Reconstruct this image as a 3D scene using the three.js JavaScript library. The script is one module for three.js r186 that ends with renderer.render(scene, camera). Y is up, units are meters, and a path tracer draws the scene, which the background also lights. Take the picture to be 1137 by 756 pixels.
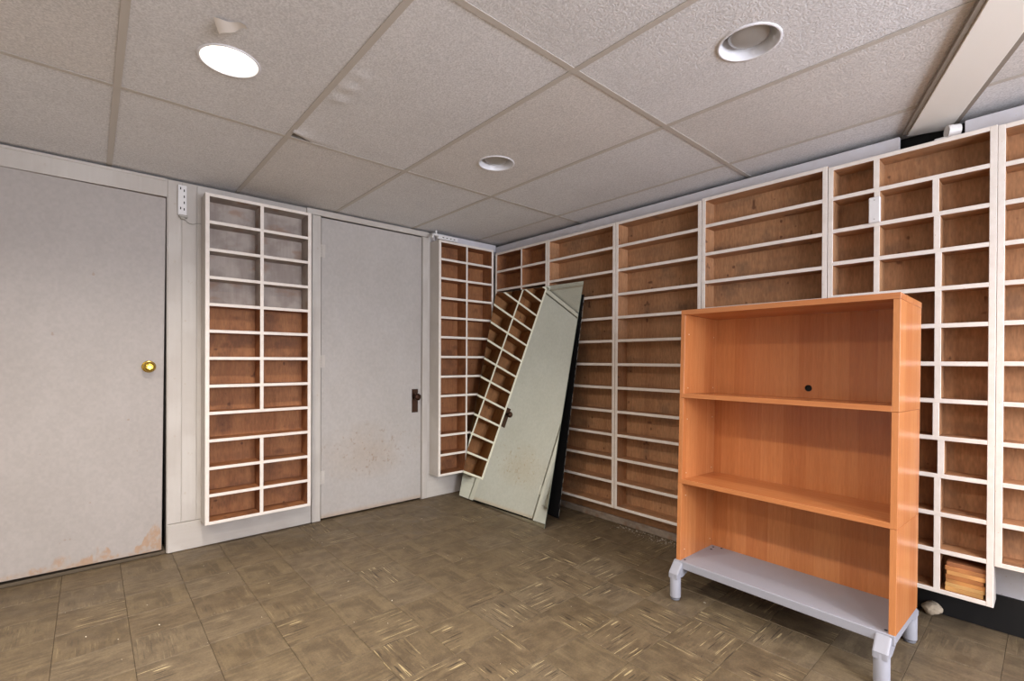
import * as THREE from 'three';
import { mergeGeometries } from 'three/addons/utils/BufferGeometryUtils.js';
import { RectAreaLightUniformsLib } from 'three/addons/lights/RectAreaLightUniformsLib.js';

// ---------------------------------------------------------------- camera, exposure, large lights
RectAreaLightUniformsLib.init();
const scene = new THREE.Scene();
scene.background = new THREE.Color(0x000000);
const renderer = new THREE.WebGLRenderer({ antialias: true });
renderer.toneMapping = THREE.LinearToneMapping;
renderer.toneMappingExposure = 0.82;
renderer.shadowMap.enabled = true;

const R = Math.PI / 180;
const camera = new THREE.PerspectiveCamera(70.86, 1137 / 756, 0.05, 30);
camera.position.set(-2.7318, 1.1123, 3.3353);
camera.rotation.order = 'YXZ';
camera.rotation.set(-0.264 * R, -41.432 * R, -0.262 * R * -1);
camera.setViewOffset(1137, 756, 0, -24.39, 1137, 756);
camera.updateProjectionMatrix();

const H = 2.145;                       // ceiling
const RX = 0.10, LX = -4.6, BZ = 5.6;  // right wall, far left wall, wall behind the camera

// daylight from the window in the wall behind the camera
const daylight = new THREE.RectAreaLight(0xf4f5ff, 18, 2.2, 1.2);
daylight.position.set(-1.6, 1.35, BZ - 0.06);
daylight.lookAt(-1.6, 1.35, 0);
scene.add(daylight);

// ---------------------------------------------------------------- helpers
let seed = 20240611;
const rnd = () => { seed |= 0; seed = seed + 0x6D2B79F5 | 0; let t = Math.imul(seed ^ seed >>> 15, 1 | seed); t = t + Math.imul(t ^ t >>> 7, 61 | t) ^ t; return ((t ^ t >>> 14) >>> 0) / 4294967296; };
const rr = (a, b) => a + (b - a) * rnd();
const taken = {};
function numbered(n) { const k = taken[n] = (taken[n] ?? -1) + 1; return k ? `${n}_${String(k).padStart(3, '0')}` : n; }
function shade(o) { o.castShadow = true; o.receiveShadow = true; return o; }
function part(name, geo, mat, parent) { const m = shade(new THREE.Mesh(geo, mat)); m.name = name; parent.add(m); return m; }
function thing(name, label, category, pos = [0, 0, 0], group, ry = 0) {
  const o = new THREE.Group(); o.name = numbered(name); o.position.set(...pos); o.rotation.y = ry;
  o.userData = { label, category }; if (group) o.userData.group = group; scene.add(o); return o;
}
function struct(name, label, category) { const o = new THREE.Group(); o.name = name; o.userData = { kind: 'structure', label, category }; scene.add(o); return o; }

// box with chamfered edges, uv in metres, v along the grain axis
function cbox(x0, x1, y0, y1, z0, z1, c = 0.0015, grain = 'y', ou = 0, ov = 0) {
  const lo = [x0, y0, z0], hi = [x1, y1, z1];
  c = Math.min(c, ...[0, 1, 2].map(i => (hi[i] - lo[i]) * 0.45));
  const P = [], N = [], U = [];
  const V = (s, ax) => [0, 1, 2].map(i => { const v = s[i] ? hi[i] : lo[i]; return i === ax ? v : v + (s[i] ? -c : c); });
  const gi = 'xyz'.indexOf(grain);
  const tri = (a, b, d) => {
    const ab = [b[0] - a[0], b[1] - a[1], b[2] - a[2]], ad = [d[0] - a[0], d[1] - a[1], d[2] - a[2]];
    let n = [ab[1] * ad[2] - ab[2] * ad[1], ab[2] * ad[0] - ab[0] * ad[2], ab[0] * ad[1] - ab[1] * ad[0]];
    const cen = [0, 1, 2].map(i => (a[i] + b[i] + d[i]) / 3 - (lo[i] + hi[i]) / 2);
    const flip = n[0] * cen[0] + n[1] * cen[1] + n[2] * cen[2] < 0;
    const L = Math.hypot(...n) || 1; n = n.map(v => (flip ? -v : v) / L);
    const k = [0, 1, 2].reduce((m, i) => Math.abs(n[i]) > Math.abs(n[m]) ? i : m, 0);
    const o = [0, 1, 2].filter(i => i !== k);
    const [iu, iv] = o.includes(gi) ? [o.find(i => i !== gi), gi] : k === 1 ? [0, 2] : o;
    for (const p of flip ? [a, d, b] : [a, b, d]) { P.push(...p); N.push(...n); U.push(p[iu] + ou, p[iv] + ov); }
  };
  const quad = (a, b, d, e) => { tri(a, b, d); tri(a, d, e); };
  for (let ax = 0; ax < 3; ax++) {
    const [i, j] = [0, 1, 2].filter(k => k !== ax);
    for (let s = 0; s < 2; s++) {
      const q = (a, b) => { const t = [0, 0, 0]; t[ax] = s; t[i] = a; t[j] = b; return V(t, ax); };
      quad(q(0, 0), q(1, 0), q(1, 1), q(0, 1));
    }
    if (c > 0) for (let a = 0; a < 2; a++) for (let b = 0; b < 2; b++) {
      const e = (t) => { const s = [0, 0, 0]; s[ax] = t; s[i] = a; s[j] = b; return s; };
      quad(V(e(0), i), V(e(1), i), V(e(1), j), V(e(0), j));
    }
  }
  if (c > 0) for (let m = 0; m < 8; m++) { const s = [m & 1, m >> 1 & 1, m >> 2 & 1]; tri(V(s, 0), V(s, 1), V(s, 2)); }
  const g = new THREE.BufferGeometry();
  g.setAttribute('position', new THREE.Float32BufferAttribute(P, 3));
  g.setAttribute('normal', new THREE.Float32BufferAttribute(N, 3));
  g.setAttribute('uv', new THREE.Float32BufferAttribute(U, 2));
  return g;
}
const plain = (g) => { const h = g.index ? g.toNonIndexed() : g; for (const k of Object.keys(h.attributes)) if (!['position', 'normal', 'uv'].includes(k)) h.deleteAttribute(k); return h; };
const merge = (a) => mergeGeometries(a.map(plain));
const lathe = (pts, n = 40) => new THREE.LatheGeometry(pts.map(([x, y]) => new THREE.Vector2(x, y)), n);

// ---------------------------------------------------------------- noise and textures
function lattice(px, py, s) {
  const a = new Float32Array(px * py); let t = s >>> 0;
  for (let i = 0; i < a.length; i++) { t = (Math.imul(t, 1664525) + 1013904223) >>> 0; let q = t ^ t >>> 15; q = Math.imul(q, 2246822519) >>> 0; a[i] = ((q ^ q >>> 13) >>> 0) / 4294967296; }
  return (u, v) => {
    u = u * px; v = v * py; const x = Math.floor(u), y = Math.floor(v); let fx = u - x, fy = v - y;
    fx = fx * fx * (3 - 2 * fx); fy = fy * fy * (3 - 2 * fy);
    const X = ((x % px) + px) % px, Y = ((y % py) + py) % py, X1 = (X + 1) % px, Y1 = (Y + 1) % py;
    return (a[Y * px + X] * (1 - fx) + a[Y * px + X1] * fx) * (1 - fy) + (a[Y1 * px + X] * (1 - fx) + a[Y1 * px + X1] * fx) * fy;
  };
}
function fbm(px, py, oct, s) {
  const l = []; for (let i = 0; i < oct; i++) l.push(lattice(px << i, py << i, s + 77 * i));
  return (u, v) => { let a = 0, w = 0.5, n = 0; for (const f of l) { a += w * f(u, v); n += w; w *= 0.55; } return a / n; };
}
const ss = (a, b, x) => { x = Math.min(1, Math.max(0, (x - a) / (b - a))); return x * x * (3 - 2 * x); };
const mix = (a, b, t) => a + (b - a) * t;
const mix3 = (a, b, t) => [mix(a[0], b[0], t), mix(a[1], b[1], t), mix(a[2], b[2], t)];
function tex(w, h, fn, srgb = true) {
  const d = new Uint8Array(w * h * 4);
  for (let j = 0; j < h; j++) for (let i = 0; i < w; i++) {
    const c = fn((i + 0.5) / w, (j + 0.5) / h), k = (j * w + i) * 4;
    if (typeof c === 'number') d[k] = d[k + 1] = d[k + 2] = Math.max(0, Math.min(255, c * 255));
    else for (let q = 0; q < 3; q++) d[k + q] = Math.max(0, Math.min(255, c[q]));
    d[k + 3] = 255;
  }
  const t = new THREE.DataTexture(d, w, h, THREE.RGBAFormat);
  t.wrapS = t.wrapT = THREE.RepeatWrapping; t.magFilter = THREE.LinearFilter; t.minFilter = THREE.LinearMipmapLinearFilter; t.generateMipmaps = true;
  if (srgb) t.colorSpace = THREE.SRGBColorSpace;
  t.needsUpdate = true; return t;
}
const rep = (t, x, y) => { const c = t.clone(); c.repeat.set(x, y); c.needsUpdate = true; return c; };
const std = (o) => new THREE.MeshStandardMaterial({ roughness: 0.6, ...o });

// raw shelf wood: fine vertical grain, water marks, dark blotches and pin knots
function rawWood(base, dark, spot, s) {
  const grain = fbm(96, 4, 3, s), mid = fbm(9, 2, 4, s + 5), blot = fbm(7, 7, 5, s + 9), fine = fbm(160, 40, 2, s + 13), kn = fbm(26, 22, 2, s + 21), band = fbm(3, 14, 3, s + 31);
  return tex(1024, 1024, (u, v) => {
    let c = mix3(base, dark, 0.45 * (grain(u + 0.03 * mid(u, v), v) - 0.35) + 0.75 * ss(0.42, 0.75, mid(u, v)) * 0.5);
    c = mix3(c, spot, 0.55 * ss(0.55, 0.78, blot(u, v)) + 0.25 * ss(0.55, 0.8, band(u, v)));
    c = mix3(c, [60, 32, 20], 0.5 * ss(0.83, 0.93, kn(u, v)));
    const f = 0.9 + 0.2 * fine(u, v); return [c[0] * f, c[1] * f, c[2] * f];
  });
}
const woodTan = rawWood([178, 134, 96], [146, 100, 66], [126, 97, 74], 11);
const woodRed = rawWood([162, 110, 70], [126, 77, 44], [110, 70, 46], 211);
const woodGrey = (() => {
  const a = fbm(8, 8, 5, 301), b = fbm(60, 6, 3, 305), st = fbm(5, 10, 4, 309);
  return tex(512, 512, (u, v) => mix3(mix3([186, 176, 168], [152, 140, 132], ss(0.3, 0.7, a(u, v)) * 0.6 + 0.4 * b(u, v)), [156, 122, 100], 0.55 * ss(0.5, 0.8, st(u, v))));
})();
// orange beech laminate: broad veneer leaves of slightly different tone, flecks
const beech = (() => {
  const g = fbm(110, 3, 3, 401), w = fbm(4, 3, 3, 405), fl = fbm(300, 30, 2, 409); const tone = [0.1, 0.65, 0.3, 0.95, 0.2, 0.55, 0.0, 0.8, 0.4];
  return tex(1024, 1024, (u, v) => {
    const k = u * 9, leaf = tone[Math.floor(k) % 9];
    const c = mix3([207, 140, 87], [177, 104, 57], 0.42 * leaf + 0.4 * g(u + 0.02 * w(u, v), v) + 0.12 * (w(u, v) - 0.5));
    const f = 0.96 + 0.07 * fl(u, v); return [c[0] * f, c[1] * f, c[2] * f];
  });
})();
// vinyl-asbestos floor tile: mottled olive brown with streaks along v, dark and cream chips
const streakOf = (amt) => {
  const a = fbm(14, 14, 5, 501), s1 = fbm(60, 9, 3, 505), s2 = fbm(190, 9, 2, 509), s3 = fbm(170, 8, 2, 513), d = fbm(4, 4, 4, 517), f = fbm(200, 200, 1, 521), m = fbm(5, 5, 2, 525);
  return tex(1024, 1024, (u, v) => {
    let c = mix3([111, 97, 76], [93, 80, 62], ss(0.25, 0.75, a(u, v)));
    c = mix3(c, [130, 115, 89], 0.4 * ss(0.5, 0.72, s1(u, v)));
    const on = amt * ss(0.36, 0.56, m(u, v));
    c = mix3(c, [52, 44, 34], Math.min(0.85, 0.75 * on) * ss(0.70, 0.79, s2(u, v)));
    c = mix3(c, [206, 190, 146], Math.min(0.75, 0.6 * on) * ss(0.74, 0.83, s3(u, v)));
    c = mix3(c, [92, 80, 62], 0.25 * ss(0.55, 0.75, d(u, v)));
    const q = 0.93 + 0.14 * f(u, v); return [c[0] * q, c[1] * q, c[2] * q];
  });
};
const streakWorn = streakOf(1.25), streakCalm = streakOf(0.38);
const floorRough = (() => { const a = fbm(8, 8, 4, 531); return tex(512, 512, (u, v) => 0.42 + 0.4 * a(u, v), false); })();
// ceiling panel: stippled mineral board
const stippleMap = (() => {
  const f = fbm(220, 220, 2, 601), b = fbm(5, 5, 4, 605);
  return tex(1024, 1024, (u, v) => { const k = 0.88 + 0.2 * f(u, v) + 0.05 * (b(u, v) - 0.5); return [227 * k, 227 * k, 229 * k]; });
})();
const stippleBump = (() => { const f = fbm(220, 220, 2, 601); return tex(1024, 1024, (u, v) => f(u, v), false); })();
// old wall paint: faint brush marks and grime
const paintMap = (() => {
  const a = fbm(5, 5, 5, 701), b = fbm(90, 6, 3, 705), s = fbm(30, 30, 3, 709);
  return tex(1024, 1024, (u, v) => { let c = mix3([205, 201, 195], [190, 184, 177], ss(0.3, 0.7, a(u, v)) * 0.6 + 0.4 * b(u, v)); return mix3(c, [176, 160, 140], 0.3 * ss(0.78, 0.9, s(u, v))); });
})();
const edgeMap = (() => {
  const a = fbm(20, 20, 4, 801), s = fbm(60, 60, 2, 805);
  return tex(512, 512, (u, v) => mix3(mix3([241, 235, 228], [228, 219, 209], a(u, v)), [190, 160, 128], 0.6 * ss(0.88, 0.95, s(u, v))));
})();
// the two doors, each with its own scuffs; u across, v up
const door1Map = (() => {
  const a = fbm(4, 6, 5, 901), fine = fbm(60, 120, 2, 905), e = fbm(16, 40, 4, 909), mk = fbm(20, 40, 3, 913);
  return tex(512, 1024, (u, v) => {
    let c = mix3([180, 174, 170], [168, 162, 157], a(u, v));
    const edge = 0.016 + 0.055 * ss(0.35, 0.75, e(u, v * 0.4)) * (0.35 + 0.9 * ss(0.3, 1, u));       // peeled strip along the foot
    c = mix3(c, [176, 138, 106], 0.65 * ss(0, 0.02, edge - v) * (0.35 + 0.65 * ss(0.3, 0.6, mk(u * 2, v * 2))));
    c = mix3(c, [150, 124, 104], 0.4 * ss(0.86, 0.93, mk(u, v)));
    const q = 0.97 + 0.06 * fine(u, v); return [c[0] * q, c[1] * q, c[2] * q];
  });
})();
const door2Map = (() => {
  const a = fbm(4, 6, 5, 951), sp = fbm(40, 80, 3, 955), fine = fbm(60, 120, 2, 959), st = fbm(6, 10, 4, 963);
  return tex(512, 1024, (u, v) => {
    let c = mix3([188, 184, 181], [177, 172, 167], a(u, v));
    const du = (u - 0.45) / 0.58, dv = (v - 0.21) / 0.11, m = Math.max(0, 1 - du * du - dv * dv);
    c = mix3(c, [172, 150, 128], 0.3 * m * ss(0.25, 0.8, st(u, v)));                                     // rubbed patch low on the door
    c = mix3(c, [140, 112, 88], 0.6 * (0.05 + 0.7 * m) * ss(0.66, 0.82, sp(u, v)));
    c = mix3(c, [178, 150, 124], 0.5 * ss(0.02, 0, v) );
    const q = 0.97 + 0.06 * fine(u, v); return [c[0] * q, c[1] * q, c[2] * q];
  });
})();

const M = {
  paint: std({ map: rep(paintMap, 1, 1), roughness: 0.65 }),
  paintCool: std({ map: rep(edgeMap, 1.3, 1.3), roughness: 0.55, color: 0xe9f0ff }),
  edge: std({ map: rep(edgeMap, 2, 2), roughness: 0.5 }),
  tan: std({ map: rep(woodTan, 1.1, 1.1), roughness: 0.75 }),
  red: std({ map: rep(woodRed, 1.1, 1.1), roughness: 0.7 }),
  grey: std({ map: rep(woodGrey, 1.6, 1.6), roughness: 0.75 }),
  beech: std({ map: rep(beech, 1.15, 1.15), roughness: 0.24 }),
  beechEdge: std({ map: rep(beech, 1.15, 1.15), color: 0xffffff, roughness: 0.35 }),
  metal: std({ color: 0x9c9ea8, roughness: 0.45 }),
  ctile: std({ map: rep(stippleMap, 1.1, 1.1), bumpMap: rep(stippleBump, 1.1, 1.1), bumpScale: 0.0012, roughness: 0.95 }),
  ctile2: std({ map: rep(stippleMap, 1.1, 1.1), bumpMap: rep(stippleBump, 1.1, 1.1), bumpScale: 0.0012, roughness: 0.95, color: 0xfbf8f4 }),
  rail: std({ color: 0xc6c0b8, roughness: 0.5 }),
  dark: std({ color: 0x1a1816, roughness: 0.9 }),
  black: std({ color: 0x0b0b0c, roughness: 0.7 }),
  brass: std({ color: 0xc9a84a, metalness: 1, roughness: 0.22 }),
  bronze: std({ color: 0x3a2216, metalness: 0.7, roughness: 0.45 }),
  whitePlastic: std({ color: 0xe6e6e6, roughness: 0.4 }),
  mirror: std({ color: new THREE.Color().setRGB(0.90, 0.95, 0.82), metalness: 1, roughness: 0.015 }),
  bulbOff: std({ color: 0xa8a6a2, roughness: 0.35 }),
  bulbOn: std({ color: 0xffffff, emissive: 0xfff0d8, emissiveIntensity: 6, roughness: 0.4 }),
  baffle: std({ color: 0xe8e9ee, roughness: 0.35 }),
};

// ---------------------------------------------------------------- floor
const T = 0.2286;
{
  const floor = struct('floor', 'worn olive brown floor of square streaked vinyl tiles', 'floor');
  part('slab', cbox(LX - 0.15, RX + 0.15, -0.12, -0.0022, -0.3, BZ + 0.15, 0), std({ color: 0x2c2720, roughness: 0.9 }), floor);
  const tile = (ou, ov, turn) => {   // flat top with a worn arris, uv offset into the streak sheet
    const h = T / 2 - 0.0004, i = h - 0.0011, P = [], U = [];
    const put = (x, y, z) => { P.push(x, y, z); const a = turn ? z : x, b = turn ? x : z; U.push(a * 1.25 + ou, b * 1.25 + ov); };
    const q = (a, b, c, d) => { for (const p of [a, b, c, a, c, d]) put(...p); };
    q([-i, 0, i], [i, 0, i], [i, 0, -i], [-i, 0, -i]);
    const o = [[-h, h], [h, h], [h, -h], [-h, -h]], n = [[-i, i], [i, i], [i, -i], [-i, -i]];
    for (let k = 0; k < 4; k++) { const l = (k + 1) % 4; q([o[k][0], -0.0014, o[k][1]], [o[l][0], -0.0014, o[l][1]], [n[l][0], 0, n[l][1]], [n[k][0], 0, n[k][1]]); q([o[k][0], -0.0024, o[k][1]], [o[l][0], -0.0024, o[l][1]], [o[l][0], -0.0014, o[l][1]], [o[k][0], -0.0014, o[k][1]]); }
    const g = new THREE.BufferGeometry(); g.setAttribute('position', new THREE.Float32BufferAttribute(P, 3)); g.setAttribute('uv', new THREE.Float32BufferAttribute(U, 2)); g.computeVertexNormals(); return g;
  };
  const shapes = [[], []]; for (let t = 0; t < 2; t++) for (let k = 0; k < 9; k++) shapes[t].push(tile(rnd(), rnd(), t));
  const mats = [0xffffff, 0xfaf7f2, 0xfcfaf4, 0xf4f1ea].map(c => std({ map: streakCalm, roughnessMap: floorRough, roughness: 1, color: c }));
  const wornMats = [0xffffff, 0xfaf7f2, 0xfcfaf4, 0xf4f1ea].map(c => std({ map: streakWorn, roughnessMap: floorRough, roughness: 1, color: c }));
  const far = [];
  for (let i = -10; i <= 14; i++) for (let j = -9; j <= 17; j++) {
    const x0 = -2.608 + i * T, z0 = 1.846 + j * T, x = x0 + T / 2, z = z0 + T / 2;
    if (x0 < LX - 0.1 || x0 + T > RX + 0.14 || z0 > BZ || z0 < -0.28) continue;
    const seen = x0 > -3.5 && z0 < 2.75 && !(x0 < -2.5 && z0 > 1.6) && !(x0 < -2.0 && z0 > 2.1), g = shapes[(i + j) & 1][Math.floor(rnd() * 9)], m = ((rnd() < ss(1.0, 1.7, z + 0.25 * (x + 1.2)) * ss(-2.3, -1.7, x) + 0.12) ? wornMats : mats)[Math.floor(rnd() * 4)];
    const dy = rr(-0.0003, 0.0003);
    if (seen) { const o = part('floor_tile', g, m, floor); o.position.set(x, dy, z); }
    else { const c = g.clone(); c.translate(x, dy, z); far.push(c); }
  }
  const f = part('floor_tiles_beyond', merge(far), mats[0], floor); f.userData.kind = 'stuff';
}

// ---------------------------------------------------------------- ceiling: tees, panels, lamps' holes
const lampSpots = [[-2.367, 1.43, true], [-1.129, 1.387, false], [-1.126, 2.672, false], [-2.367, 2.672, true], [-1.126, 4.2, true], [-2.367, 4.2, true], [-3.6, 1.43, true], [-3.6, 2.9, true]];
{
  const ceil = struct('ceiling', 'suspended ceiling of stippled grey panels in a metal grid', 'ceiling');
  part('slab', cbox(LX - 0.15, RX + 0.15, H + 0.16, H + 0.28, -0.3, BZ + 0.15, 0), M.dark, ceil);
  const xs = [RX]; for (let i = 0; i < 8; i++) xs.push(-0.2206 - 0.6083 * i); xs.push(LX);
  const zs = [-0.14, 0.9746, 2.1972, 3.4198, 4.6424, BZ];
  const hw = 0.0115;
  for (let a = 1; a < xs.length - 1; a++) part('ceiling_rail', merge([cbox(xs[a] - hw, xs[a] + hw, H - 0.001, H + 0.0015, -0.13, BZ, 0.0005), cbox(xs[a] - 0.001, xs[a] + 0.001, H + 0.001, H + 0.035, -0.13, BZ, 0)]), M.rail, ceil);
  for (let b = 1; b < zs.length - 1; b++) for (let a = 0; a < xs.length - 1; a++)
    part('ceiling_rail', merge([cbox(xs[a + 1] + hw, xs[a] - hw, H - 0.0008, H + 0.0012, zs[b] - hw, zs[b] + hw, 0.0004), cbox(xs[a + 1] + hw, xs[a] - hw, H, H + 0.03, zs[b] - 0.001, zs[b] + 0.001, 0)]), M.rail, ceil);
  for (let a = 0; a < xs.length - 1; a++) for (let b = 0; b < zs.length - 1; b++) {
    const x1 = xs[a] - 0.003, x0 = xs[a + 1] + 0.003, z0 = zs[b] + 0.003, z1 = zs[b + 1] - 0.003;
    const lamp = lampSpots.find(l => l[0] > x0 && l[0] < x1 && l[1] > z0 && l[1] < z1);
    let g;
    const y = H + 0.0025;
    if (lamp) {
      const s = new THREE.Shape([[x0, z0], [x1, z0], [x1, z1], [x0, z1]].map(p => new THREE.Vector2(...p)));
      const hole = new THREE.Path(); hole.absarc(lamp[0], lamp[1], 0.0905, 0, Math.PI * 2, true); s.holes.push(hole);
      g = new THREE.ExtrudeGeometry(s, { depth: 0.014, bevelEnabled: false, curveSegments: 24 }); g.rotateX(Math.PI / 2); g.translate(0, y + 0.014, 0);
      const p = g.attributes.position, u = g.attributes.uv; for (let i = 0; i < p.count; i++) u.setXY(i, p.getX(i) + a * 0.37, p.getZ(i) + b * 0.21);
    } else {
      // panel sags a little between the tees; the torn one droops at its corner
      const torn = a === 3 && b === 1, nx = torn ? 40 : 8, nz = torn ? 80 : 14;
      g = new THREE.PlaneGeometry(1, 1, nx, nz); g.rotateX(Math.PI / 2);
      const p = g.attributes.position, u = g.attributes.uv, sag = rr(0.001, 0.006);
      for (let i = 0; i < p.count; i++) {
        const s = p.getX(i) + 0.5, t = p.getZ(i) + 0.5, X = x0 + s * (x1 - x0), Z = z0 + t * (z1 - z0);
        let Y = y - sag * Math.sin(Math.PI * s) * Math.sin(Math.PI * t);
        let dz = 0;
        if (torn) {
          const c = ss(0.42, 0, s) * ss(0.12, 0, t); Y -= 0.010 * c * ss(0, 0.03, t); dz = 0.044 * ss(0.22, 0.0, s) * ss(0.10, 0, t);          // curled corner
          Y -= 0.006 * ss(0.02, 0.07, s) * ss(0.16, 0.10, s) * (ss(0.28, 0.36, t) * ss(0.66, 0.5, t)) * (0.55 + 0.45 * Math.sin(t * 70));        // blistered edge
          
        }
        p.setXYZ(i, X, Y, Z + dz); u.setXY(i, X + a * 0.37, Z + b * 0.21);
      }
      g.computeVertexNormals();
    }
    part('ceiling_panel', g, (a + b) % 3 ? M.ctile : M.ctile2, ceil);
  }
  // torn flake of facing paper beside the lit lamp
  const fl = new THREE.PlaneGeometry(0.085, 0.05, 8, 6), p = fl.attributes.position;
  for (let i = 0; i < p.count; i++) { const s = p.getX(i) / 0.085 + 0.5, t = p.getY(i) / 0.05 + 0.5, k = 1 - 0.65 * s; p.setXYZ(i, p.getX(i), p.getY(i) * k + 0.006 * Math.sin(s * 9), 0.018 * (1 - t) * (1 - s) + 0.003 * Math.sin(7 * s)); }
  fl.computeVertexNormals(); fl.rotateX(Math.PI / 2); fl.rotateY(-0.5); fl.translate(-2.405, H - 0.004, 1.652);
  part('torn_paper_flap', fl, std({ color: 0xd6cfc6, roughness: 0.9, side: THREE.DoubleSide }), ceil).userData.label = 'peeling flap of facing paper';
}

// ---------------------------------------------------------------- walls
{
  const wl = struct('wall_left', 'off-white painted wall with two doors', 'wall');
  const D = -0.16, F = 0;
  part('wall_panel', cbox(LX - 0.15, -3.31, 0, H + 0.17, D, F, 0), M.paint, wl);
  part('wall_panel', cbox(-3.31, -2.402, 2.031, H - 0.013, D, -0.002, 0.001), M.paint, wl);            // header over door 1
  part('wall_panel', cbox(-2.402, -1.545, 0.166, H - 0.013, D, -0.004, 0), M.paint, wl);
  part('wall_panel', cbox(-1.545, -0.748, 2.094, H - 0.013, D, -0.002, 0), M.paint, wl);
  part('wall_panel', cbox(-0.748, RX + 0.15, 0, H - 0.013, D, -0.002, 0), M.paint, wl);
  part('wall_panel', cbox(-3.31, RX + 0.15, H + 0.002, H + 0.17, D - 0.02, D + 0.03, 0), M.dark, wl);
  // boards of the wall between the doors
  part('board', cbox(-2.400, -2.336, 0.167, H - 0.014, -0.02, 0.001, 0.0018), M.paint, wl);
  part('board', cbox(-2.333, -2.262, 0.167, H - 0.016, -0.02, 0.001, 0.0018, 'y', 0.3), M.paint, wl);
  part('board', cbox(-2.259, -1.606, 0.167, H - 0.016, -0.02, 0.0005, 0.0018, 'y', 0.6), M.paint, wl);
  // dark rooms behind the doors stay closed
  part('backing', cbox(-3.35, 0.2, -0.01, H, -0.26, -0.2, 0), M.dark, wl);

  const wr = struct('wall_right', 'painted wall behind the shelving', 'wall');
  part('wall_panel', cbox(RX, RX + 0.15, 0, H + 0.17, -0.2, BZ + 0.15, 0, 'y', 0.2), M.paintCool, wr);
  part('open_recess', cbox(RX - 0.004, RX + 0.001, 2.02, H, 2.85, 3.10, 0), M.black, wr);
  const wb = struct('wall_back', 'off-white wall with a window', 'wall');
  part('wall_panel', cbox(LX - 0.15, -2.7, 0, H + 0.17, BZ, BZ + 0.15, 0), M.paint, wb);
  part('wall_panel', cbox(-0.5, RX + 0.15, 0, H + 0.17, BZ, BZ + 0.15, 0), M.paint, wb);
  part('wall_panel', cbox(-2.7, -0.5, 0, 0.75, BZ, BZ + 0.15, 0), M.paint, wb);
  part('wall_panel', cbox(-2.7, -0.5, 1.95, H + 0.17, BZ, BZ + 0.15, 0), M.paint, wb);
  const wf = struct('wall_far_left', 'off-white painted side wall', 'wall');
  part('wall_panel', cbox(LX - 0.15, LX, 0, H + 0.17, -0.2, BZ + 0.15, 0), M.paint, wf);

  const win = struct('window_1', 'frosted window letting in daylight', 'window');
  part('window_pane', cbox(-2.7, -0.5, 0.75, 1.95, BZ + 0.06, BZ + 0.07, 0), std({ color: 0xe8eef8, emissive: 0xdfe8ff, emissiveIntensity: 1.2, roughness: 0.5 }), win);
  part('window_frame', merge([cbox(-2.74, -0.46, 0.69, 0.75, BZ - 0.03, BZ + 0.05, 0.003), cbox(-2.74, -0.46, 1.95, 2.01, BZ - 0.03, BZ + 0.05, 0.003), cbox(-2.76, -2.70, 0.69, 2.01, BZ - 0.03, BZ + 0.05, 0.003), cbox(-0.50, -0.44, 0.69, 2.01, BZ - 0.03, BZ + 0.05, 0.003), cbox(-1.62, -1.58, 0.75, 1.95, BZ, BZ + 0.05, 0.003)]), M.edge, win);

  const bb = struct('baseboard_left', 'plain off-white baseboard between the doors', 'baseboard');
  part('board', cbox(-2.40, -1.606, 0.003, 0.164, -0.05, 0.004, 0.002, 'x'), M.paint, bb);
  part('board', cbox(-0.70, RX, 0.003, 0.15, -0.05, 0.003, 0.002, 'x'), M.paint, bb);
  const br = struct('baseboard_right', 'black baseboard under the shelving', 'baseboard');
  part('board', cbox(RX - 0.012, RX, 0.0, 0.150, 2.62, BZ, 0.002, 'x'), M.black, br);
  const pl = struct('trim_3', 'rough brown plinth board under the low shelves', 'plinth');
  part('board', cbox(-0.015, 0.01, 0.045, 0.128, 0.16, 2.60, 0.002, 'z'), M.tan, pl);
  part('concrete_kerb', cbox(-0.03, RX, 0.0, 0.045, 0.16, 2.62, 0.004, 'z'), std({ map: rep(woodGrey, 3, 3), color: 0xd4cec4, roughness: 0.95 }), pl);

  const t4 = struct('trim_4', 'bluish white fascia board above the shelving', 'trim');
  part('board', cbox(-0.022, 0.0, 2.031, 2.117, 0.0, 2.872, 0.0015, 'z'), M.paintCool, t4);
  part('board', cbox(-0.022, 0.0, 2.031, 2.110, 3.085, BZ, 0.0015, 'z'), M.paintCool, t4);
  part('board', cbox(-0.022, 0.0, 2.031, 2.056, 2.873, 3.084, 0.0015, 'z'), M.paintCool, t4);
  const t5 = struct('trim_5', 'narrow white ledge over the corner shelving', 'trim');
  part('board', cbox(-0.67, -0.03, 2.066, 2.128, 0.0, 0.05, 0.0015, 'x'), M.paintCool, t5);
}

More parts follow.
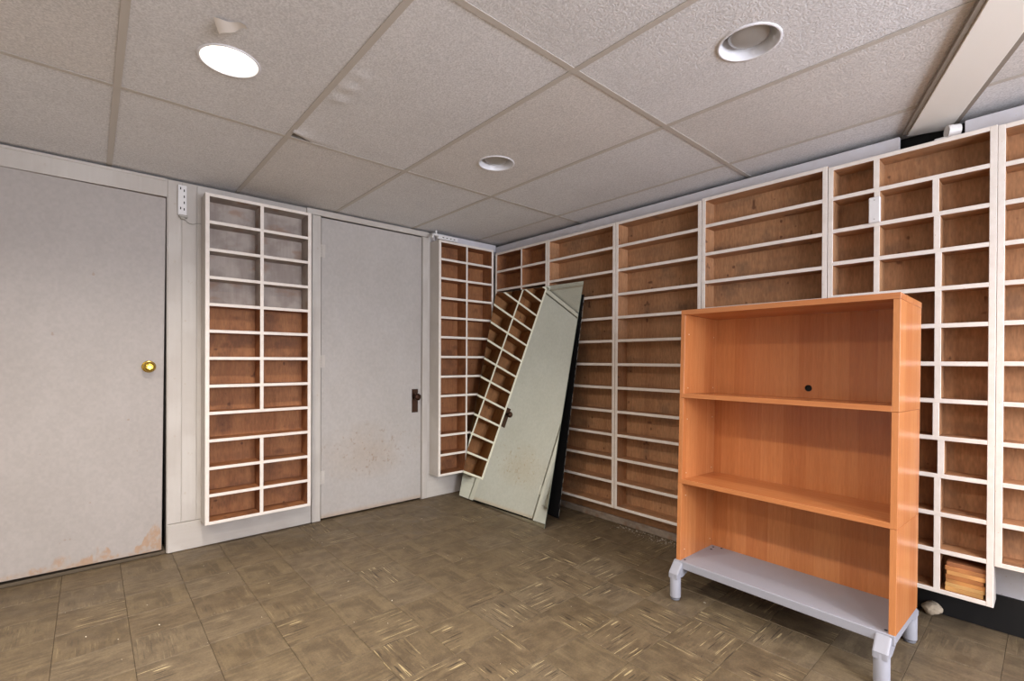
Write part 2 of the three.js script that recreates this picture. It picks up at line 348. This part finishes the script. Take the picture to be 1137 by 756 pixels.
// ---------------------------------------------------------------- doors and casings
function knob(parent, mat, x, y, z, s = 1) {
  const ros = part('rosette', lathe([[0, 0.006], [0.018 * s, 0.006], [0.031 * s, 0.003], [0.033 * s, 0], [0.033 * s, -0.002]]).rotateX(Math.PI / 2), mat, parent); ros.position.set(x, y, z);
  const kn = part('knob', lathe([[0.010, 0], [0.010, 0.022], [0.014, 0.028], [0.024, 0.036], [0.027, 0.046], [0.024, 0.055], [0.015, 0.060], [0.012, 0.058], [0.010, 0.0575], [0, 0.0575]].map(([a, b]) => [a * s, b * s])).rotateX(Math.PI / 2), mat, parent); kn.position.set(x, y, z);
  return kn;
}
{
  const d1 = struct('door_1', 'flat off-white door with a brass knob and peeled foot', 'door');
  d1.position.set(-3.191, 0.035, -0.045);
  const t = door1Map.clone(); t.repeat.set(1 / 0.765, 1 / 1.997); t.needsUpdate = true;
  const slab = part('slab', cbox(0, 0.765, 0, 1.997, 0, 0.036, 0.002), std({ map: t, roughness: 0.55 }), d1);
  knob(slab, M.brass, 0.697, 1.039, 0.036);
  d1.rotation.z = -0.55 * R;
  part('threshold', cbox(-0.02, 0.785, -0.034, -0.017, -0.05, 0.035, 0.003, 'x'), std({ color: 0x5a4f40, roughness: 0.8 }), d1).rotation.z = 0.55 * R;

  const d2 = struct('door_2', 'flat off-white door with a dark bronze knob plate', 'door');
  d2.position.set(-1.5387, 0.014, -0.036);
  const t2 = door2Map.clone(); t2.repeat.set(1 / 0.786, 1 / 2.073); t2.needsUpdate = true;
  const s2 = part('slab', cbox(0, 0.786, 0, 2.073, 0, 0.036, 0.002), std({ map: t2, roughness: 0.55 }), d2);
  const pl = part('knob_plate', cbox(0.703, 0.757, 0.684, 0.868, 0.0355, 0.0385, 0.001), M.bronze, s2);
  const kn = part('knob', lathe([[0.009, 0], [0.009, 0.02], [0.013, 0.026], [0.025, 0.034], [0.028, 0.044], [0.024, 0.052], [0.012, 0.056], [0, 0.057]]).rotateX(Math.PI / 2), M.bronze, s2); kn.position.set(0.730, 0.808, 0.0385);
  part('keyhole', lathe([[0, 0.0006], [0.004, 0.0006], [0.0042, 0]], 16).rotateX(Math.PI / 2).translate(0.730, 0.728, 0.0385), M.black, s2);
  for (const y of [1.80, 1.04, 0.24]) {
    const a = []; for (let k = 0; k < 5; k++) a.push(new THREE.CylinderGeometry(0.0062, 0.0062, 0.0165, 12).translate(-0.002, y + 0.009 + k * 0.0175, 0.0385));
    a.push(cbox(0.001, 0.026, y, y + 0.088, 0.0345, 0.0365, 0.0005));
    part('hinge', merge(a), M.paint, d2);
  }
  const c1 = struct('trim_1', 'off-white casing of the brass-knob door', 'door casing');
  part('door_stop', cbox(-2.404, -2.394, 0.003, 2.03, -0.12, -0.006, 0.001), M.paint, c1);
  part('head_seam', cbox(-3.31, -2.404, 2.118, H - 0.012, -0.03, 0.003, 0.0015, 'x'), M.paint, c1);
  const c2 = struct('trim_2', 'off-white casing around the bronze-plate door', 'door casing');
  part('casing_board', cbox(-1.603, -1.5445, 0.003, 2.092, -0.06, 0.012, 0.003), M.paint, c2);
  part('casing_board', cbox(-0.7475, -0.700, 0.003, 2.092, -0.06, 0.012, 0.003, 'y', 0.4), M.paint, c2);
  part('casing_board', cbox(-1.64, -0.695, 2.094, H - 0.012, -0.06, 0.014, 0.003, 'x'), M.paint, c2);
  part('door_stop', merge([cbox(-1.5445, -1.530, 0.003, 2.092, -0.12, -0.04, 0.001), cbox(-0.762, -0.7475, 0.003, 2.092, -0.12, -0.04, 0.001)]), M.paint, c2);
}

// ---------------------------------------------------------------- wall shelving
// local frame: x across, y up from the unit's foot, front at z = 0, back at z = -depth
function shelving(label, pos, ry, W, D, rows, dividers, o = {}) {
  const g = thing('wall_shelving', label, 'shelving', pos, 'white-edged wall shelving units', ry);
  const y0 = rows[0], wood = o.wood ?? M.tan, t = 0.018, sw = 0.021, e = 0.0035;
  const ys = rows.map(y => y - y0 + t / 2), top = ys[ys.length - 1] + t / 2, nO = () => rr(0, 3);
  const split = o.greyRows ? ys[ys.length - 1 - o.greyRows] : top;
  part('back_panel', cbox(0.004, W - 0.004, 0.004, split, -D, -D + 0.006, 0, 'y', nO(), nO()), wood, g);
  if (o.greyRows) part('back_panel', cbox(0.004, W - 0.004, split, top - 0.004, -D, -D + 0.0065, 0, 'y', nO(), nO()), M.grey, g).userData.label = 'back panel washed with grey paint';
  for (const s of [0, 1]) {
    const x0 = s ? W - sw : 0, p = part('side_panel', cbox(x0 + 0.001, x0 + sw - 0.001, 0, top, -D + 0.006, -e, 0, 'y', nO(), nO()), wood, g);
    part('front_edge', cbox(x0, x0 + sw, 0, top, -e, 0, 0.0014, 'y', nO()), M.edge, p);
    if ((s ? o.paintRight : o.paintLeft)) part('painted_face', cbox(s ? x0 + sw - 0.002 : x0 - 0.0005, s ? x0 + sw + 0.0005 : x0 + 0.002, 0, top, -D, -e, 0, 'y', nO()), M.paint, p);
    if (o.greyRows) part('grey_face', cbox(s ? x0 - 0.0005 : x0 + sw - 0.002, s ? x0 + 0.002 : x0 + sw - 0.0002, split, top - t, -D + 0.007, -e, 0, 'y', nO()), M.grey, p);
  }
  ys.forEach((y, i) => {
    const end = i === 0 || i === ys.length - 1, w = i > ys.length - 1 - (o.greyRows ?? 0) ? M.grey : wood;
    const s = part('shelf', cbox(sw, W - sw, y - t / 2 + 0.001, y + t / 2 - 0.001, -D + 0.006, -e, 0, 'x', nO(), nO()), w, g);
    const jig = end ? 0 : rr(-0.0008, 0.0008);
    part('front_edge', cbox(sw - 0.0005, W - sw + 0.0005, y - t / 2 + jig, y + t / 2 + jig, -e, -0.0003, 0.0014, 'x', nO()), M.edge, s);
    if (i === ys.length - 1) return;
    for (const u of dividers(i, ys.length - 1)) {
      const a = y + t / 2, b = ys[i + 1] - t / 2, dw = o.dw ?? 0.016, wd = i >= ys.length - 1 - (o.greyRows ?? 0) ? M.grey : wood;
      const p = part('divider', cbox(u - dw / 2 + 0.001, u + dw / 2 - 0.001, a, b, -D + 0.006, -e, 0, 'y', nO(), nO()), wd, g);
      part('front_edge', cbox(u - dw / 2, u + dw / 2, a - 0.001, b + 0.001, -e, -0.0006, 0.0012, 'y', nO()), M.edge, p);
    }
  });
  return g;
}
const FX = -0.1148, FL = 0.1338;
const rowsR = [0.139, 0.302, 0.460, 0.618, 0.774, 0.931, 1.087, 1.244, 1.398, 1.551, 1.709, 1.868, 2.021];
const rowsL1 = [0.167, 0.325, 0.482, 0.640, 0.799, 0.956, 1.115, 1.271, 1.425, 1.581, 1.740, 1.897, 2.053];
const rowsL2 = [0.200, 0.358, 0.513, 0.669, 0.826, 0.980, 1.137, 1.293, 1.449, 1.603, 1.759, 1.909, 2.050];
const rowsR5 = [0.172, 0.337, 0.489, 0.645, 0.801, 0.953, 1.106, 1.263, 1.415, 1.572, 1.723, 1.876, 2.019];
const rowsR6 = [0.334, 0.488, 0.644, 0.798, 0.953, 1.108, 1.263, 1.416, 1.568, 1.721, 1.869, 2.014];
const base = (r) => r[0] - 0.009;
shelving('narrow white-edged shelving between the two doors, upper cells washed grey', [-2.2384, base(rowsL1), FL], 0, 0.588, FL, rowsL1, (i) => i === 3 ? [] : [0.2955], { wood: M.red, greyRows: 4, paintLeft: true, paintRight: true, dw: 0.02 });
shelving('red-brown two-column corner shelving beside the bronze-plate door', [-0.6744, base(rowsL2), FL], 0, 0.553, FL, rowsL2, () => [0.271], { wood: M.red, paintLeft: true });
const HP = -Math.PI / 2;
shelving('two-column corner shelving mostly hidden behind the leaning mirror', [FX, base(rowsR), 0.147], HP, 0.624, 0.115, rowsR, () => [0.331], { wood: M.red });
shelving('wide-shelf wall unit whose left end is covered by the leaning mirror', [FX, base(rowsR), 0.7735], HP, 0.6275, 0.115, rowsR, () => []);
shelving('wide-shelf wall unit in full view between leaning mirror and orange bookcase', [FX, base(rowsR), 1.4035], HP, 0.594, 0.115, rowsR, () => []);
shelving('wide-shelf wall unit rising behind the left half of the orange bookcase', [FX, base(rowsR), 2.0005], HP, 0.6195, 0.115, rowsR.map((y, i) => y + (i > 7 ? 0.012 : 0.004)), () => []);
const B5 = [3.0202, 3.0200, 3.0195, 3.0298, 3.0137, 3.0180, 3.0170, 3.0170, 3.0170, 3.0120, 3.0070];
shelving('irregular pigeonhole shelving behind the right side of the orange bookcase', [FX, base(rowsR5), 2.6225], HP, 0.5635, 0.115, rowsR5, (i) => i === 11 ? [0.185] : [0.188, B5[i] - 2.6225], { paintRight: true, dw: 0.021 });
shelving('shelving unit cut by the right edge, its foot hanging higher', [FX, base(rowsR6), 3.1870], HP, 0.62, 0.115, rowsR6, () => [0.31], { paintLeft: true });

// ---------------------------------------------------------------- leaning mirror and the black panel behind it
function lean(name, label, category, bl, br, tl) {
  const g = thing(name, label, category);
  const w = new THREE.Vector3().subVectors(br, bl), v = new THREE.Vector3().subVectors(tl, bl), W = w.length();
  w.normalize(); const hgt = v.clone().addScaledVector(w, -v.dot(w)); const L = hgt.length(); hgt.normalize();
  const n = new THREE.Vector3().crossVectors(w, hgt);
  g.matrixAutoUpdate = true; g.position.copy(bl); g.quaternion.setFromRotationMatrix(new THREE.Matrix4().makeBasis(w, hgt, n));
  return [g, W, L];
}
{
  const V = (...a) => new THREE.Vector3(...a);
  const [m, W, L] = lean('leaning_mirror', 'tall frameless mirror leaning in the corner against the shelving', 'mirror', V(-0.480, 0.013, 0.143), V(-0.480, 0.002, 1.113), V(-0.1185, 1.684, 0.169));
  part('mirror_glass', cbox(0, W, 0, L, -0.001, 0.0, 0), M.mirror, m);
  part('backing', cbox(0, W, 0, L, -0.003, -0.0011, 0.0006), M.black, m);
  part('ground_edge', merge([cbox(-0.0012, 0, 0, L, -0.003, 0, 0), cbox(W, W + 0.0012, 0, L, -0.003, 0, 0), cbox(0, W, L, L + 0.0012, -0.003, 0, 0)]), std({ color: 0x8f9a8c, roughness: 0.2 }), m);
  const [b, W2, L2] = lean('black_panel', 'black panel with a chipped pale edge standing behind the mirror', 'panel', V(-0.272, 0.049, 0.325), V(-0.272, 0.006, 1.047), V(-0.1195, 1.620, 0.430));
  part('board', cbox(0, W2, 0, L2, -0.003, 0.0, 0.0006), M.black, b);
  const chipped = std({ color: 0x8e8a82, roughness: 0.7 }); for (let y = 0.02; y < L2 - 0.05;) { const h = rr(0.012, 0.06), w = rr(0.0006, 0.0028); part('edge_chip', cbox(W2 - 0.0005, W2 + w, y, y + h, -0.003, 0.0006, 0), chipped, b); y += h + rr(0.006, 0.05); }
}

// ---------------------------------------------------------------- orange bookcase
{
  const g = thing('bookcase', 'orange beech bookcase on grey metal feet in front of the shelving', 'bookcase', [-0.652, 0, 2.1590], undefined, -1.4 * R);
  const W = 0.8250, D = 0.332, B = 0.176, tp = 1.354, t = 0.02, tilt = -1.6 * R;
  const lay = (geo) => { geo.translate(0, -B, 0); geo.rotateZ(tilt); geo.translate(0, B, 0); return geo; };     // the case leans back a little
  const P = (name, geo, mat, parent = g) => part(name, lay(geo), mat, parent);
  const joints = [B, 0.537, 0.940, tp - 0.022];
  for (let k = 0; k < 3; k++) {
    const a = joints[k] + 0.0006, b = joints[k + 1] - 0.0006;
    for (const s of [0, 1]) {
      const z0 = s ? W - t : 0;
      const p = P('side_panel', cbox(0.0016, D, a, b, z0, z0 + t, 0.0006, 'y', rr(0, 2), rr(0, 2)), M.beech);
      P('edge_band', cbox(0, 0.0016, a, b, z0, z0 + t, 0.0005, 'y', rr(0, 2), rr(0, 2)), M.beechEdge, p);
    }
    const back = D - 0.030;
    const y0 = k ? a + 0.0 : a, s = new THREE.Shape([[t, y0], [W - t, y0], [W - t, b], [t, b]].map(q => new THREE.Vector2(...q)));
    if (k === 2) { const h = new THREE.Path(); h.absarc(0.447, 1.003, 0.0145, 0, 7, true); s.holes.push(h); }
    const bg = new THREE.ExtrudeGeometry(s, { depth: 0.006, bevelEnabled: false, curveSegments: 20 }); bg.rotateY(-Math.PI / 2); bg.translate(back + 0.006, 0, 0);
    const u = bg.attributes.uv, p = bg.attributes.position; for (let i = 0; i < p.count; i++) u.setXY(i, p.getZ(i) + 0.23 * k + 0.1, p.getY(i));
    const bp = P('back_panel', bg, M.beech);
    if (k === 2) P('cable_grommet', new THREE.CylinderGeometry(0.0145, 0.0145, 0.012, 24, 1, true).rotateZ(Math.PI / 2).translate(back + 0.007, 1.003, 0.447), std({ color: 0x080808, side: THREE.DoubleSide }), bp), P('grommet_cap', new THREE.CylinderGeometry(0.0145, 0.0145, 0.002, 24).rotateZ(Math.PI / 2).translate(back + 0.012, 1.003, 0.447), M.black, bp);
    if (k) {
      const sh = P('shelf', cbox(0.0016, back, joints[k], joints[k] + t, t, W - t, 0.0006, 'z', rr(0, 2), rr(0, 2)), M.beech);
      P('edge_band', cbox(-0.0004, 0.0016, joints[k], joints[k] + t, t, W - t, 0.0005, 'z', rr(0, 2), rr(0, 2)), M.beechEdge, sh);
    }
    for (const z of [t, W - t]) for (const x of [0.035, 0.275]) for (const y of [a + 0.045, a + 0.30]) P('shelf_pin', new THREE.CylinderGeometry(0.0028, 0.0028, 0.004, 8).rotateX(Math.PI / 2).translate(x, y, z), std({ color: 0xd8b48c, roughness: 0.4 }));
  }
  const top = P('top_panel', cbox(0, D, tp - 0.022, tp, -0.0005, W + 0.0005, 0.001, 'z', 0.3, 0.7), M.beech);
  P('edge_band', cbox(-0.0012, 0.0004, tp - 0.022, tp, -0.0005, W + 0.0005, 0.0005, 'z', 0.9, 0.2), M.beechEdge, top);
  // grey steel tray with folded front lip
  part('tray', merge([cbox(-0.004, D - 0.03, B - 0.004, B + 0.001, t * 0.5, W - t * 0.5, 0.0015), cbox(-0.006, 0.0, B - 0.034, B + 0.001, 0.0, W, 0.002), cbox(D - 0.034, D - 0.03, B - 0.034, B, 0.02, W - 0.02, 0.001)]), M.metal, g);
  for (const [x, z] of [[0.022, 0.031], [0.275, 0.04], [0.29, 0.075], [0.24, 0.048], [0.022, W - 0.031]]) part('tray_slot', new THREE.CylinderGeometry(0.0055, 0.0055, 0.001, 14).translate(x, B + 0.0014, z), M.black, g);
  for (const s of [0, 1]) {
    const zc = s ? W - 0.032 : 0.012, th = 0.030;
    const sh = new THREE.Shape([[0.0, B], [D, B], [D + 0.082, B - 0.050], [D + 0.082, B - 0.066], [D + 0.03, B - 0.066], [D - 0.03, B - 0.045], [0.06, B - 0.045], [0.004, B - 0.066], [-0.046, B - 0.066], [-0.046, B - 0.048]].map(q => new THREE.Vector2(...q)));
    const rail = part('leg_frame', new THREE.ExtrudeGeometry(sh, { depth: th, bevelEnabled: true, bevelSize: 0.0035, bevelThickness: 0.008, bevelSegments: 4 }).translate(0, -0.004, zc - th / 2), M.metal, g);
    for (const x of [-0.026, D + 0.058]) {
      const hgt = B - 0.055;
      const f = part('foot', lathe([[0, 0.012], [0.0225, 0.012], [0.024, 0.016], [0.024, hgt], [0, hgt]], 24).translate(x, 0, zc), M.metal, rail);
      part('foot_glide', lathe([[0, 0], [0.017, 0], [0.02, 0.003], [0.02, 0.0125], [0, 0.0125]], 24).translate(x, 0, zc), std({ color: 0x6e7078, roughness: 0.6 }), rail);
    }
  }
}

// ---------------------------------------------------------------- recessed ceiling lamps
const lampWords = ['glowing recessed ceiling lamp near the brass-knob door', 'small unlit recessed ceiling lamp farthest toward the corner', 'unlit recessed ceiling lamp above the orange bookcase', 'lit recessed ceiling lamp just in front of the camera, out of view', 'lit recessed ceiling lamp behind the camera on the shelving side', 'lit recessed ceiling lamp behind the camera in mid room', 'lit recessed ceiling lamp left of the brass-knob door', 'lit recessed ceiling lamp nearest the far left wall'];
lampSpots.forEach(([x, z, on], i) => {
  const g = thing('recessed_lamp', lampWords[i] ?? 'recessed ceiling lamp outside the view', 'ceiling lamp', [x, H, z], 'recessed ceiling lamps');
  part('trim_ring', lathe([[0.0870, 0.004], [0.0880, -0.0010], [0.0905, -0.0018], [0.0955, -0.0012], [0.0965, 0.0022]], 56), M.baffle, g);
  part('baffle', lathe([[0.0885, 0.000], [0.086, 0.012], [0.080, 0.04], [0.072, 0.10], [0.0, 0.10]], 56), std({ color: 0xeceef4, roughness: 0.3, side: THREE.DoubleSide }), g);
  part('bulb', lathe([[0, 0.012], [0.024, 0.0126], [0.046, 0.0150], [0.058, 0.019], [0.0615, 0.026], [0.058, 0.042], [0.036, 0.075], [0.018, 0.098]], 40), on ? M.bulbOn : M.bulbOff, g);
  if (on) {
    const l = new THREE.SpotLight(0xfff3e6, i === 0 ? 12 : 10, 0, 78 * R, 0.9, 2); l.position.set(0, -0.006, 0); l.target.position.set(0, -1, 0); l.castShadow = true; l.shadow.radius = 3.2;
    g.add(l, l.target); l.name = 'lamp_light';
  }
});

// ---------------------------------------------------------------- small fittings
{ // diagonal board under the ceiling by the right wall
  const g = thing('ceiling_batten', 'pale flat board running diagonally under the ceiling at upper right', 'board', [-0.006, 2.1255, 2.979], undefined, 20 * R);
  part('board', cbox(-1.5, 0.06, 0, 0.018, -0.074, 0.074, 0.002, 'x'), std({ color: 0xf6f3ec, roughness: 0.6 }), g);
  for (const s of [-1, 1]) part('side_rail', cbox(-1.5, 0.05, 0.004, 0.018, s * 0.084 - 0.009, s * 0.084 + 0.009, 0.001, 'x'), std({ color: 0x948b80, roughness: 0.7 }), g);
}
{ // conduit fitting on top of the pigeonholes
  const g = thing('conduit_fitting', 'small white round conduit fitting on top of the pigeonhole shelving', 'fitting', [-0.06, 2.0285, 3.048]);
  part('cap', new THREE.CylinderGeometry(0.026, 0.026, 0.04, 24).rotateX(Math.PI / 2).rotateY(0.5).translate(0, 0.038, 0.004), M.whitePlastic, g);
  part('clamp', cbox(-0.014, 0.014, 0, 0.02, -0.052, 0.01, 0.002), M.whitePlastic, g);
}
{ // white plate on a divider
  const g = thing('wall_plate', 'blank white plate fixed to a pigeonhole divider above the bookcase', 'plate', [FX - 0.0005, 1.729, 2.784]);
  part('cover', cbox(-0.018, 0, 0, 0.112, 0, 0.0415, 0.003), M.whitePlastic, g);
  for (const y of [0.014, 0.098]) part('screw', new THREE.CylinderGeometry(0.0028, 0.0028, 0.001, 10).rotateZ(Math.PI / 2).translate(-0.0184, y, 0.021), std({ color: 0xbbbbb6, metalness: 0.6, roughness: 0.4 }), g);
}
{ // slotted bracket with a wire, beside the narrow shelving
  const g = thing('slotted_bracket', 'white slotted metal bracket with loose wire beside the narrow shelving', 'bracket', [-2.354, 1.935, 0.0015]);
  part('strip', cbox(0, 0.041, 0, 0.172, 0, 0.022, 0.0015), M.whitePlastic, g);
  for (const [x, y] of [[0.012, 0.145], [0.012, 0.032], [0.029, 0.135], [0.029, 0.100], [0.029, 0.066], [0.029, 0.028]]) part('slot', cbox(x - 0.0025, x + 0.0025, y, y + 0.014, 0.0215, 0.0226, 0.0003), M.dark, g);
  part('clip', merge([cbox(0.004, 0.046, -0.012, 0.002, 0.004, 0.03, 0.002), cbox(0.012, 0.034, -0.022, -0.01, 0.006, 0.024, 0.002)]), std({ color: 0xa8a59c, roughness: 0.5 }), g);
  const c = new THREE.CatmullRomCurve3([[0.03, -0.018, 0.016], [0.05, -0.036, 0.014], [0.07, -0.04, 0.012], [0.1, -0.03, 0.008], [0.113, -0.03, 0.006]].map(p => new THREE.Vector3(...p)));
  part('wire', new THREE.TubeGeometry(c, 24, 0.0016, 6), std({ color: 0x8d8a82, roughness: 0.5 }), g);
}
{ // second bracket lying on the corner shelving
  const g = thing('slotted_bracket', 'white slotted metal bracket lying along the top of the corner shelving', 'bracket', [-0.70, 2.0685, 0.085]);
  part('strip', cbox(0.03, 0.215, 0, 0.034, 0, 0.03, 0.0015), M.whitePlastic, g);
  for (const x of [0.07, 0.105, 0.14, 0.175]) part('slot', cbox(x, x + 0.014, 0.014, 0.02, 0.0295, 0.0306, 0.0003), M.dark, g);
  part('clip', merge([cbox(-0.024, 0.03, 0.022, 0.036, 0.0, 0.03, 0.002), cbox(-0.024, -0.012, 0, 0.03, 0, 0.03, 0.002), cbox(0.012, 0.026, 0.034, 0.066, 0.004, 0.02, 0.002)]), M.whitePlastic, g);
}
{ // stack of short wooden slats in the bottom pigeonhole
  const words = ['bottom', 'second lowest', 'third lowest', 'middle', 'third from top', 'second from top', 'topmost'];
  const cols = [[206, 156, 92], [214, 168, 104], [196, 138, 78], [172, 112, 62], [204, 150, 90], [188, 126, 74], [150, 98, 62]];
  let y = 0.1815;
  words.forEach((w, i) => {
    const h = rr(0.0145, 0.0175), z0 = 3.044 + rr(0, 0.006), l = 0.118 + rr(-0.006, 0.003), x0 = FX + 0.006 + rr(0, 0.006);
    const g = thing('wood_slat', `short wooden slat in the bottom pigeonhole, ${w} of its stack`, 'wood slat', [x0, y, z0], 'stacked slats in the bottom pigeonhole');
    const gr = lattice(9, 2, 1300 + i), tx = tex(128, 64, (u, v) => { const k = 0.86 + 0.24 * gr(v, u); return cols[i].map(c => c * k); });
    tx.repeat.set(1.7, 2.3);
    part('slat', cbox(0, 0.09, 0, h, 0, l, 0.0012, 'z'), std({ map: tx, roughness: 0.7 }), g);
    y += h + 0.0002;
  });
}
{ // lump of plaster under the pigeonholes, crumbs along the kerb, chips on the floor
  const k = new THREE.IcosahedronGeometry(0.028, 3), p = k.attributes.position, n = fbm(6, 6, 3, 1401);
  for (let i = 0; i < p.count; i++) { const x = p.getX(i), y = p.getY(i), z = p.getZ(i), s = 0.7 + 0.7 * n(x * 9 + z * 4 + 0.5, y * 9 - z * 6 + 0.5); p.setXYZ(i, x * s, y * s * 0.95, z * s * 1.15); }
  k.computeVertexNormals(); k.computeBoundingBox(); k.translate(0, -k.boundingBox.min.y, 0);
  const l = shade(new THREE.Mesh(k, std({ map: rep(edgeMap, 3, 3), color: 0xcfc6b4, roughness: 0.95 }))); l.name = 'plaster_lump'; l.position.set(0.055, 0, 2.985); l.userData = { label: 'cream lump of broken plaster on the floor behind the bookcase', category: 'rubble' }; scene.add(l);
  const crumb = new THREE.TetrahedronGeometry(0.004, 1), cm = new THREE.InstancedMesh(crumb, std({ color: 0xb9b0a3, roughness: 1 }), 420), o = new THREE.Object3D();
  for (let i = 0; i < 420; i++) { const z = 1.35 + 0.85 * Math.pow(rnd(), 0.7); o.position.set(-0.045 - 0.11 * rnd() * rnd(), 0.001, z); o.rotation.set(rr(0, 6), rr(0, 6), rr(0, 6)); const s = rr(0.2, 1.1); o.scale.set(s, s * 0.5, s); o.updateMatrix(); cm.setMatrixAt(i, o.matrix); }
  shade(cm); cm.name = 'plaster_crumbs'; cm.userData = { kind: 'stuff', label: 'pale plaster crumbs along the foot of the shelving', category: 'rubble' }; scene.add(cm);
  const chip = new THREE.InstancedMesh(new THREE.TetrahedronGeometry(0.005, 0), std({ color: 0xe9e0c8, roughness: 0.9 }), 90);
  for (let i = 0; i < 90; i++) { o.position.set(rr(-2.9, -0.5), 0.0008, rr(0.2, 2.3)); o.rotation.set(rr(0, 6), rr(0, 6), rr(0, 6)); const s = rr(0.15, 0.75); o.scale.set(s, s * 0.25, s); o.updateMatrix(); chip.setMatrixAt(i, o.matrix); }
  shade(chip); chip.name = 'paint_chips'; chip.userData = { kind: 'stuff', label: 'tiny cream paint chips scattered over the floor', category: 'debris' }; scene.add(chip);
}
renderer.render(scene, camera);
